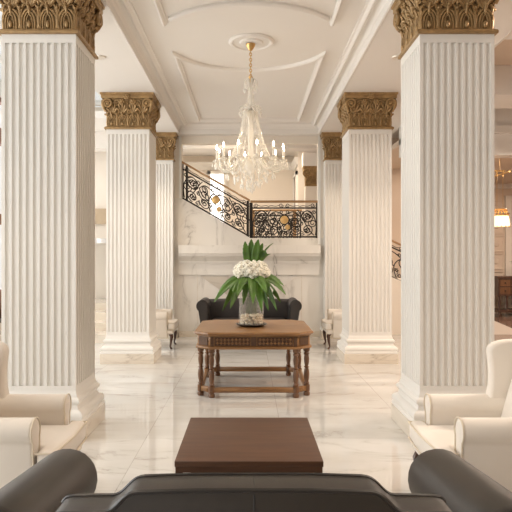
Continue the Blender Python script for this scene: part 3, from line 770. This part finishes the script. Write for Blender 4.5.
for sg in (-1, 1):
    ka = [(SX + sg * y, z) for y, z in keyhole(.90, .530, .148, .775, .93, .10)]
    def fn(v, sg=sg):
        k = (2.94 - v.y) / .75
        w = max(0, min(1, (v.z - .35) / .2))
        return Vector((v.x + sg * .035 * k * w, v.y, v.z + .045 * k * w))
    ys = [2.11, 2.3, 2.5, 2.7, 2.94]
    b = MB(); n = len(ka)
    vs = [fn(Vector((p[0], y, p[1]))) for y in ys for p in ka]; fs = [tuple(range(n)), tuple(len(vs) - 1 - i for i in range(n))]
    for j in range(len(ys) - 1):
        for i in range(n): fs.append((j * n + i, (j + 1) * n + i, (j + 1) * n + (i + 1) % n, j * n + (i + 1) % n))
    b.add(vs, fs)
    am = b.build('arm', M['leather'], sf, bevel=.03, seg=4)
    MB().tube([(p[0] - (p[0] - SX - sg * .9) * .1, 2.943, p[1] - .0 if p[1] < .2 else p[1] - (p[1] - .53) * .1) for p in ka], .005, 5).build('piping', M['piping'], am)
    for (lx, ly) in ((.78, 2.88), (.78, 2.2)):
        MB().lathe([(.022, 0), (.03, .1)], 10, (SX + sg * lx, ly, 0)).build('leg', M['legwood'], sf)
MB().rbox(SX - .79, SX + .79, 2.2, 2.88, .10, .30, .03).build('seat_base', M['leather'], sf)
for sg in (-1, 1):
    MB().rbox(SX + min(sg * .005, sg * .77), SX + max(sg * .005, sg * .77), 2.26, 2.92, .29, .45, .05, bulge=(0, 0, .02)).build('seat_cushion', M['leather'], sf)

# ------------------------------------------------------------------ far sofa
SX2 = 0.0; Y0 = 10.62
fs_ = thing('rolled_arm_sofa', 'charcoal rolled arm sofa against the marble wall behind the flower table', 'sofa', (SX2, 11.0, 0))
for sg in (-1, 1):
    ka = [(SX2 + sg * y, z) for y, z in keyhole(.825, .765, .105, .70, .80, .12)]
    am = MB().prism(ka, Y0, 11.45, 'y').build('arm', M['charcoal'], fs_, bevel=.02, seg=3)
    MB().tube([(p[0], Y0 - .003, p[1]) for p in ka], .006, 5, True).build('piping', M['piping'], am)
    MB().lathe([(.06, -.012), (.05, -.02), (.001, -.022)], 16, (SX2 + sg * .825, Y0 + .008, .765), Matrix.Rotation(PI / 2, 3, 'X')).build('scroll_button', M['charcoal'], am)
    for (lx, ly) in ((.44, Y0 + .05), (.74, Y0 + .06), (.74, 11.40)):
        MB().lathe([(.02, 0), (.03, .06), (.036, .125)], 10, (SX2 + sg * lx, ly, 0)).build('leg', M['legwood'], fs_)
    MB().rbox(SX2 + min(sg * .005, sg * .685), SX2 + max(sg * .005, sg * .685), Y0 + .0, 11.25, .33, .50, .05, bulge=(0, 0, .02)).build('seat_cushion', M['charcoal'], fs_)
MB().rbox(SX2 - .69, SX2 + .69, Y0 + .03, 11.4, .12, .33, .03).build('seat_base', M['charcoal'], fs_)
bo = [(SX2 - .80, .3), (SX2 - .80, .84), (SX2 - .5, .85), (SX2, .86), (SX2 + .5, .85), (SX2 + .80, .84), (SX2 + .80, .3)]
MB().prism(bo, 11.22, 11.46, 'y').build('backrest', M['charcoal'], fs_, bevel=.05, seg=4)

# ------------------------------------------------------------------ coffee table
ct = thing('coffee_table', 'low dark brown rectangular wooden coffee table in front of the leather sofa', 'table', (0, 3.985, 0))
MB().box(-.435, .435, 3.5, 4.47, .385, .42).build('tabletop', M['espresso'], ct, bevel=.004, seg=2)
b = MB(); b.box(-.43, .43, 3.505, 3.53, .352, .385).box(-.43, .43, 4.44, 4.465, .352, .385).box(-.43, -.405, 3.53, 4.44, .352, .385).box(.405, .43, 3.53, 4.44, .352, .385)
b.build('apron', M['espresso'], ct, smooth=None)
for x in (-.409, .409):
    for y in (3.526, 4.444):
        MB().box(x - .021, x + .021, y - .021, y + .021, 0, .353).build('leg', M['espresso'], ct, smooth=None)

# ------------------------------------------------------------------ octagonal flower table
TX = .055; TY = 7.59
tb = thing('console_table', 'carved walnut octagonal table on turned legs carrying the flower vase', 'table', (TX, TY, 0))
def octo(hx, hy, c): return [(TX - hx + c, TY - hy), (TX + hx - c, TY - hy), (TX + hx, TY - hy + c), (TX + hx, TY + hy - c), (TX + hx - c, TY + hy), (TX - hx + c, TY + hy), (TX - hx, TY + hy - c), (TX - hx, TY - hy + c)]
b = MB()
tp = [(0, .722), (.012, .728), (.02, .74), (.016, .752), (.004, .76)]
b2 = []
for (o, z) in tp: b2.append([(x, y, z) for x, y in octo(.680 + o, .725 + o, .165 + o * .4)])
vs = [p for r_ in b2 for p in r_]; fs = [tuple(range(7, -1, -1)), tuple((len(tp) - 1) * 8 + k for k in range(8))]
for i in range(len(tp) - 1):
    for k in range(8): fs.append((i * 8 + k, i * 8 + (k + 1) % 8, (i + 1) * 8 + (k + 1) % 8, (i + 1) * 8 + k))
b.add(vs, fs).build('tabletop', M['walnut'], tb, smooth=None)
b = MB().prism(octo(.66, .685, .155), .585, .722, 'z'); b.prism(octo(.68, .705, .16), .560, .588, 'z'); b.prism(octo(.672, .697, .158), .705, .7225, 'z')
ap = b.build('apron', M['walnut'], tb, smooth=None, bevel=.004, seg=1)
yf = TY - .685
for sg in (-1, 1):
    xa, xb = (TX - .45, TX - .04) if sg < 0 else (TX + .04, TX + .45)
    d = MB().box(xa, xb, yf - .010, yf + .004, .600, .700)
    dw = d.build('drawer', M['carved'], tb, smooth=None)
    cv = MB(); nx = 9; px = (xb - xa - .02) / nx
    for i in range(nx):
        for j in range(2):
            cxx = xa + .01 + px * (i + .5); czz = .615 + .035 + (j - .5) * .042
            for (ax, az) in ((.020, .008), (.008, .020)): cv.ball((cxx, yf - .012, czz), ax, .017, az, 6, 4)
    cv.build('carving', M['walnut'], dw)
MB().box(TX - .030, TX + .030, yf - .012, yf + .004, .598, .702).build('carved_block', M['carved'], tb, smooth=None)
for sg in (-1, 1):
    MB().box(TX + sg * .480 - .018, TX + sg * .480 + .018, yf - .012, yf + .004, .592, .704).build('carved_block', M['carved'], tb, smooth=None)
    for s2 in (-1, 1):   # chamfer panels
        mx_, my_ = TX + sg * .5825, TY + s2 * .6075
        R = Matrix.Translation((mx_, my_, .65)) @ Matrix.Rotation(sg * s2 * -PI / 4, 4, 'Z')
        q = MB().box(-.075, .075, -.008, .008, -.05, .05); q.v = [R @ v for v in q.v]
        q.build('corner_panel', M['carved'], tb, smooth=None)
legp = [(.030, 0), (.034, .012), (.034, .035), (.022, .05), (.034, .055), (.034, .125), (.022, .132), (.030, .145), (.020, .165), (.026, .20), (.030, .25), (.026, .30), (.018, .32), (.030, .335), (.018, .35), (.024, .38), (.028, .43), (.022, .475), (.030, .485), (.030, .50), (.020, .51), (.034, .525), (.034, .562)]
legxy = [(sx * .487, sy * .655) for sx in (-1, 1) for sy in (-1, 1)] + [(sx * .622, sy * .535) for sx in (-1, 1) for sy in (-1, 1)]
for (lx, ly) in legxy:
    MB().lathe([(r_ * 1.14, z_) for r_, z_ in legp], 14, (TX + lx, TY + ly, 0)).build('leg', M['walnutz'], tb, smooth=math.radians(50))
ring = [(-.487, -.655), (.487, -.655), (.622, -.535), (.622, .535), (.487, .655), (-.487, .655), (-.622, .535), (-.622, -.535)]
for i in range(8):
    p, q = Vector(ring[i]), Vector(ring[(i + 1) % 8]); d = (q - p).normalized(); nn = Vector((-d.y, d.x)) * .024
    p = p + d * .02; q = q - d * .02
    poly = [(TX + w.x, TY + w.y) for w in (p - nn, q - nn, q + nn, p + nn)]
    MB().prism(poly, .058, .118, 'z').build('stretcher', M['walnut'], tb, smooth=None, bevel=.005, seg=1)

# ------------------------------------------------------------------ vase, dish, stones, flowers
VX, VY, ZT = .03, 7.52, .76
tag(MB().lathe([(.001, ZT + .004), (.11, ZT + .002), (.13, ZT + .002), (.17, ZT + .014), (.2, ZT + .03), (.196, ZT + .034), (.165, ZT + .021), (.12, ZT + .014), (.001, ZT + .014)], 40, (VX, VY, 0)).build('dish', M['dish']), 'shallow dark round dish under the glass vase', 'dish')
zv = ZT + .015; VR = .155; VH = .40
tag(MB().lathe([(.001, zv), (VR - .004, zv), (VR, zv + .006), (VR, zv + VH), (VR - .004, zv + VH + .002), (VR - .007, zv + VH), (VR - .007, zv + .012), (.001, zv + .011)], 48, (VX, VY, 0)).build('glass_vase', M['vase']), 'clear glass cylinder vase of white pebbles on the walnut table', 'vase')
pm = []
for k in range(4):
    pm.append(MB().ball((0, 0, 0), random.uniform(.026, .034), random.uniform(.020, .026), random.uniform(.017, .023), 9, 6).mesh('pebble', M['pebble'], smooth=math.radians(60)))
kk = 0
for lay in range(4):
    z = zv + .030 + lay * .029
    for (R_, n_) in ((.113, 12), (.062, 6), (.0, 1)):
        if lay < 3 and R_ < .1: continue
        if lay == 3 and R_ > .1: n_ = 9
        for k in range(n_):
            a = 2 * PI * k / n_ + lay * .37 + R_ * 9 + random.uniform(-.05, .05)
            o = bpy.data.objects.new('pebble', pm[kk % 4]); C.objects.link(o); kk += 1
            o.location = (VX + R_ * math.cos(a), VY + R_ * math.sin(a), z + random.uniform(-.004, .006))
            o.rotation_euler = (random.uniform(-.3, .3), random.uniform(-.3, .3), a + random.uniform(-.5, .5))
            tag(o, 'white pebble heaped in the bottom of the glass vase', 'pebble', 'pebbles in the glass vase')
FC = Vector((VX + .005, VY - .02, 1.445))
def blossom_mesh(r):
    b = MB(); n = 11
    b.ball((0, 0, 0), r * .72, n=8, m=5)
    for k in range(n):
        z = 1 - 1.5 * (k + .5) / n; q = math.sqrt(1 - z * z); a = k * 2.39996
        d = Vector((q * math.cos(a), q * math.sin(a), z)); R = d.to_track_quat('Z', 'Y').to_matrix()
        t_ = MB().ball((0, 0, 0), r * .40, r * .34, r * .20, 8, 5)
        b.add([R @ v + d * r * .78 for v in t_.v], t_.f)
    return b
bm_ = blossom_mesh(.040).mesh('blossom', M['petal'], smooth=math.radians(70))
for k in range(74):
    z = 1 - 1.8 * (k + .5) / 74; q = math.sqrt(max(0, 1 - z * z)); a = k * 2.39996 + .4
    d = Vector((q * math.cos(a), q * math.sin(a), z))
    if d.y > .5: continue
    s_ = random.uniform(.85, 1.12); jit = random.uniform(.90, 1.06)
    p = FC + Vector((d.x * .205, d.y * .18, d.z * .118)) * jit
    t = thing('white_flower', 'round white flower packed in the dome of the table bouquet', 'flower', p, 'white flowers of the bouquet')
    o = bpy.data.objects.new('blossom', bm_); C.objects.link(o); o.parent = t; o.scale = (s_, s_, s_)
    o.rotation_euler = (d.to_track_quat('Z', 'Y').to_matrix() @ Matrix.Rotation(random.uniform(0, 6), 3, 'Z')).to_euler()
    if k % 4 == 0:
        MB().tube([p, FC + Vector((d.x * .06, d.y * .06, -.12)), Vector((VX + d.x * .07, VY + d.y * .07, zv + .14))], .005, 5).build('stem', M['stem'], t)
def leaf_obj(base, tip, width, rise, label, group, side=0.):
    base = Vector(base); tip = Vector(tip); mid = (base + tip) / 2 + Vector((0, 0, rise))
    n = 14; vs = []; fs = []
    prev = None
    for j in range(n + 1):
        t = j / n
        p = base * (1 - t) ** 2 + mid * (2 * t * (1 - t)) + tip * t * t
        d = ((mid - base) * (1 - t) + (tip - mid) * t).normalized()
        w = width * .68 * (math.sin(PI * min(1, .06 + .94 * t)) ** .75) * (1 - .18 * t)
        w *= (.93 + .07 * math.cos(t * 40))
        ref = Vector((FC.x, FC.y, 0)); rad = Vector((p.x - FC.x, p.y - FC.y, .001))
        up = Vector((0, 0, 1)) if abs(d.z) < .8 else Vector((0, -1, 0))
        s_ = d.cross(up).normalized(); nn = s_.cross(d).normalized()
        s_ = (s_ * math.cos(side) + nn * math.sin(side)); nn = s_.cross(d).normalized()
        if nn.y > 0 and abs(nn.y) > abs(nn.z): pass
        for i in range(5):
            u = -1 + i / 2
            vs.append(p + s_ * w * u + nn * (abs(u) * w * .28))
    for j in range(n):
        for i in range(4): fs.append((j * 5 + i, j * 5 + i + 1, (j + 1) * 5 + i + 1, (j + 1) * 5 + i))
    b = MB().add(vs, fs)
    o = b.build('leaf', M['leaf'], smooth=math.radians(80)); so = o.modifiers.new('thick', 'SOLIDIFY'); so.thickness = .002
    return tag(o, label, 'leaf', group)
upl = 'long dark green leaf standing upright above the white flowers'
for (tx, ty, D, w, bx) in ((245, 241, 7.50, .075, -.05), (251.5, 239, 7.55, .085, -.01), (258.5, 239, 7.45, .085, .03), (273.5, 243, 7.5, .075, .06), (271, 254, 7.42, .075, .09), (263, 243, 7.62, .07, .05), (248, 248, 7.6, .08, -.03)):
    tip = at(tx, ty, D); base = Vector((VX + bx, VY + (D - 7.52) * .5 + .02, 1.50))
    leaf_obj(base, tip, w, .05 if tx < 265 else .07, upl, 'upright leaves of the bouquet', .15)
drl = 'long dark green leaf drooping under the white flowers around the vase'
for (tx, ty, D, w, rs) in ((213.5, 303, 7.35, .085, .13), (222.5, 311, 7.22, .085, .16), (230, 309, 7.12, .10, .16), (243, 305, 7.10, .085, .15), (253, 304, 7.02, .10, .16), (262, 312, 7.06, .095, .18), (268.5, 311, 7.15, .085, .17), (277, 311, 7.22, .085, .17), (286, 295, 7.40, .08, .12), (284, 286, 7.55, .08, .10), (267, 294, 7.0, .09, .12), (219, 291, 7.6, .085, .10), (281, 303, 7.65, .08, .12), (236, 300, 7.85, .08, .14), (263, 300, 7.9, .08, .14), (226, 302, 7.75, .08, .12), (273, 304, 7.8, .08, .12), (237, 297, 7.05, .085, .13)):
    tip = at(tx, ty, D); dd = Vector((tip.x - FC.x, tip.y - FC.y, 0)); dd.normalize()
    base = FC + dd * .09 + Vector((0, 0, -.075))
    leaf_obj(base, tip, w, rs, drl, 'drooping leaves of the bouquet', -.75 * dd.x + random.uniform(-.15, .15))

# ------------------------------------------------------------------ right aisle furniture
cb = thing('carved_cabinet', 'dark carved oak cabinet on open legs by the far right panelled wall', 'cabinet', (7.7, 16.9, 0))
bx0, bx1, by0, by1 = 6.88, 8.2, 16.55, 17.2
MB().box(bx0 - .04, bx1 + .04, by0 - .04, by1, 1.06, 1.12).build('top', M['darkoak'], cb, smooth=None)
MB().box(bx0, bx1, by0, by1, .58, 1.06).build('body', M['darkoak'], cb, smooth=None)
for k in range(4):
    xa = bx0 + .04 + k * .32
    b = MB().box(xa, xa + .28, by0 - .02, by0, .63, .82).box(xa, xa + .28, by0 - .02, by0, .85, 1.03)
    d = b.build('drawer', M['walnutz'], cb, smooth=None)
    MB().ball((xa + .14, by0 - .03, .94), .02).ball((xa + .14, by0 - .03, .725), .02).build('knob', M['iron'], d)
for k in range(7):
    x = bx0 + .05 + k * (bx1 - bx0 - .1) / 6
    MB().lathe([(.04, .18), (.025, .25), (.035, .38), (.025, .5), (.04, .58)], 10, (x, by0 + .05, 0)).build('baluster', M['darkoak'], cb)
MB().box(bx0 - .02, bx1 + .02, by0, by1, .12, .19).build('shelf', M['darkoak'], cb, smooth=None)
for x in (bx0 + .06, bx1 - .06):
    for y in (by0 + .06, by1 - .06):
        MB().lathe([(.05, 0), (.06, .05), (.04, .12)], 10, (x, y, 0)).build('foot', M['darkoak'], cb)
pot = thing('potted_plant', 'small green plant in a dark pot on the carved cabinet', 'plant', (7.56, 16.85, 1.12))
MB().lathe([(.07, 1.12), (.10, 1.16), (.12, 1.30), (.11, 1.31), (.001, 1.29)], 16, (7.56, 16.85, 0)).build('pot', M['dish'], pot)
b = MB()
for k in range(26):
    a = k * 2.4; r_ = random.uniform(.1, .3); p = Vector((7.56, 16.85, 1.29)); q = p + Vector((r_ * math.cos(a), r_ * math.sin(a), random.uniform(.02, .3)))
    m_ = (p + q) / 2 + Vector((0, 0, .1)); s_ = Vector((-math.sin(a), math.cos(a), 0)) * .035
    b.add([p, m_ - s_, q, m_ + s_, m_ - Vector((0, 0, .01))], [(0, 1, 4), (1, 2, 4), (2, 3, 4), (3, 0, 4)])
b.build('foliage', M['leaf'], pot, smooth=None)
LX, LY = 5.06, 12.1
pl = thing('pendant_lamp', 'lit crystal pendant lamp hanging from a brass rail in the right aisle', 'lamp', (LX, LY, 2.24))
MB().lathe([(.185, 2.26), (.19, 2.30), (.165, 2.46), (.155, 2.47), (.15, 2.46), (.18, 2.27)], 18, (LX, LY, 0)).build('lamp_shade', M['shade'], pl, smooth=None)
b = MB()
for k in range(14):
    a = 2 * PI * k / 14
    b.octa((LX + .16 * math.cos(a), LY + .16 * math.sin(a), 2.50), .025, .035); b.octa((LX + .13 * math.cos(a), LY + .13 * math.sin(a), 2.56), .02, .03); b.octa((LX + .185 * math.cos(a), LY + .185 * math.sin(a), 2.25), .012, .02)
b.tube([(LX + .16 * math.cos(2 * PI * k / 20), LY + .16 * math.sin(2 * PI * k / 20), 2.475) for k in range(20)], .012, 5, True)
b.tube([(LX + .13 * math.cos(2 * PI * k / 20), LY + .13 * math.sin(2 * PI * k / 20), 2.60) for k in range(20)], .010, 5, True)
b.build('crown', M['gilt'], pl, smooth=None)
for dx in (-.06, .06):
    MB().tube([(LX + dx, LY, 2.59), (LX + dx, LY, 3.36)], .005, 5).build('cord', M['brass'], pl)
MB().box(LX - .10, LX + .10, LY - .02, LY + .02, 3.36, 3.39).box(LX - .07, LX - .05, LY - .01, LY + .01, 3.26, 3.36).box(LX + .05, LX + .07, LY - .01, LY + .01, 3.26, 3.36).build('bracket', M['brass'], pl, smooth=None)
MB().tube([(LX, LY, 3.39), (LX, LY, 3.80)], .006, 5).build('cord', M['brass'], pl)
tag(MB().tube([(5.06, 11.65, 3.30), (5.06, 17.5, 3.30)], .018, 8).build('brass_rail', M['brass']), 'thin brass rail running along the right aisle ceiling at the pendant lamp', 'rail')

# ------------------------------------------------------------------ light
w = bpy.data.worlds.new('World'); bpy.context.scene.world = w; w.use_nodes = True
bg = w.node_tree.nodes['Background']; bg.inputs[0].default_value = (1.0, .99, .97, 1); bg.inputs[1].default_value = .85
def area(name, loc, size, sizey, energy, col, tgt):
    l = bpy.data.lights.new(name, 'AREA'); l.shape = 'RECTANGLE'; l.size = size; l.size_y = sizey; l.energy = energy; l.color = col
    o = bpy.data.objects.new(name, l); C.objects.link(o); o.location = loc
    o.rotation_euler = (Vector(tgt) - Vector(loc)).to_track_quat('-Z', 'Y').to_euler(); return o
def point(name, loc, energy, col, r=.15):
    l = bpy.data.lights.new(name, 'POINT'); l.energy = energy; l.color = col; l.shadow_soft_size = r
    o = bpy.data.objects.new(name, l); C.objects.link(o); o.location = loc; return o
def spot(name, loc, energy, col, ang=110, r=.05):
    l = bpy.data.lights.new(name, 'SPOT'); l.energy = energy; l.color = col; l.spot_size = math.radians(ang); l.spot_blend = .6; l.shadow_soft_size = r
    o = bpy.data.objects.new(name, l); C.objects.link(o); o.location = loc; return o
def disc(name, loc, energy, col, size=.3):
    l = bpy.data.lights.new(name, 'AREA'); l.shape = 'DISK'; l.size = size; l.energy = energy; l.color = col
    o = bpy.data.objects.new(name, l); C.objects.link(o); o.location = loc; return o
area('daylight', (LW - 1.2, 5.5, 3.0), 19, 5.5, 1500, (1, .985, .965), (0, 5.5, 2.4))
warm = (1, .83, .65)
for x in (-1.866, 1.866):
    spot('soffit_spot', (x, 7.54, ZS - .03), 90, warm)
    spot('soffit_spot', (x, 10.9, ZS - .03), 80, warm)  # unseen spot without fixture, added to brighten the back bay
    spot('soffit_spot', (x, 3.2, ZS - .03), 60, warm)  # unseen spot without fixture, added for more light in front
for (x, y, e) in ((-2.2, 14.9, 40), (.3, 14.9, 45), (-.6, 13.2, 8)): disc('hall_fill', (x, y, 4.52), e, warm, .4)  # added fill discs hidden behind the header to warm the hall
for (x, y, z, e) in ((7, 14.5, 3.78, 110), (6.8, 8, 4.6, 260), (4.4, 5.2, 4.6, 150), (4.2, 13.3, 3.78, 25)): disc('aisle_fill', (x, y, z), e, (1, .83, .69), .6)  # added out-of-view fill discs, warming the aisle and inner column faces

cam = bpy.data.cameras.new('Camera'); co = bpy.data.objects.new('Camera', cam); C.objects.link(co)
co.location = (0, 0, H); co.rotation_euler = (PI / 2, 0, 0)
cam.sensor_width = 36; cam.lens = F / 512 * 36; cam.shift_x = (256 - XC) / 512; cam.shift_y = (YC - 256) / 512; cam.clip_start = .05
sc = bpy.context.scene; sc.camera = co
vs_ = sc.view_settings; vs_.view_transform = 'Standard'; vs_.look = 'None'; vs_.exposure = 0.3; vs_.gamma = 1.0; vs_.use_curve_mapping = False
sc.cycles.max_bounces = 10; sc.cycles.use_adaptive_sampling = False; sc.cycles.use_denoising = True; sc.cycles.denoising_prefilter = 'ACCURATE'; sc.cycles.transparent_max_bounces = 24; sc.cycles.sample_clamp_indirect = 6; sc.cycles.caustics_refractive = False; sc.cycles.caustics_reflective = False
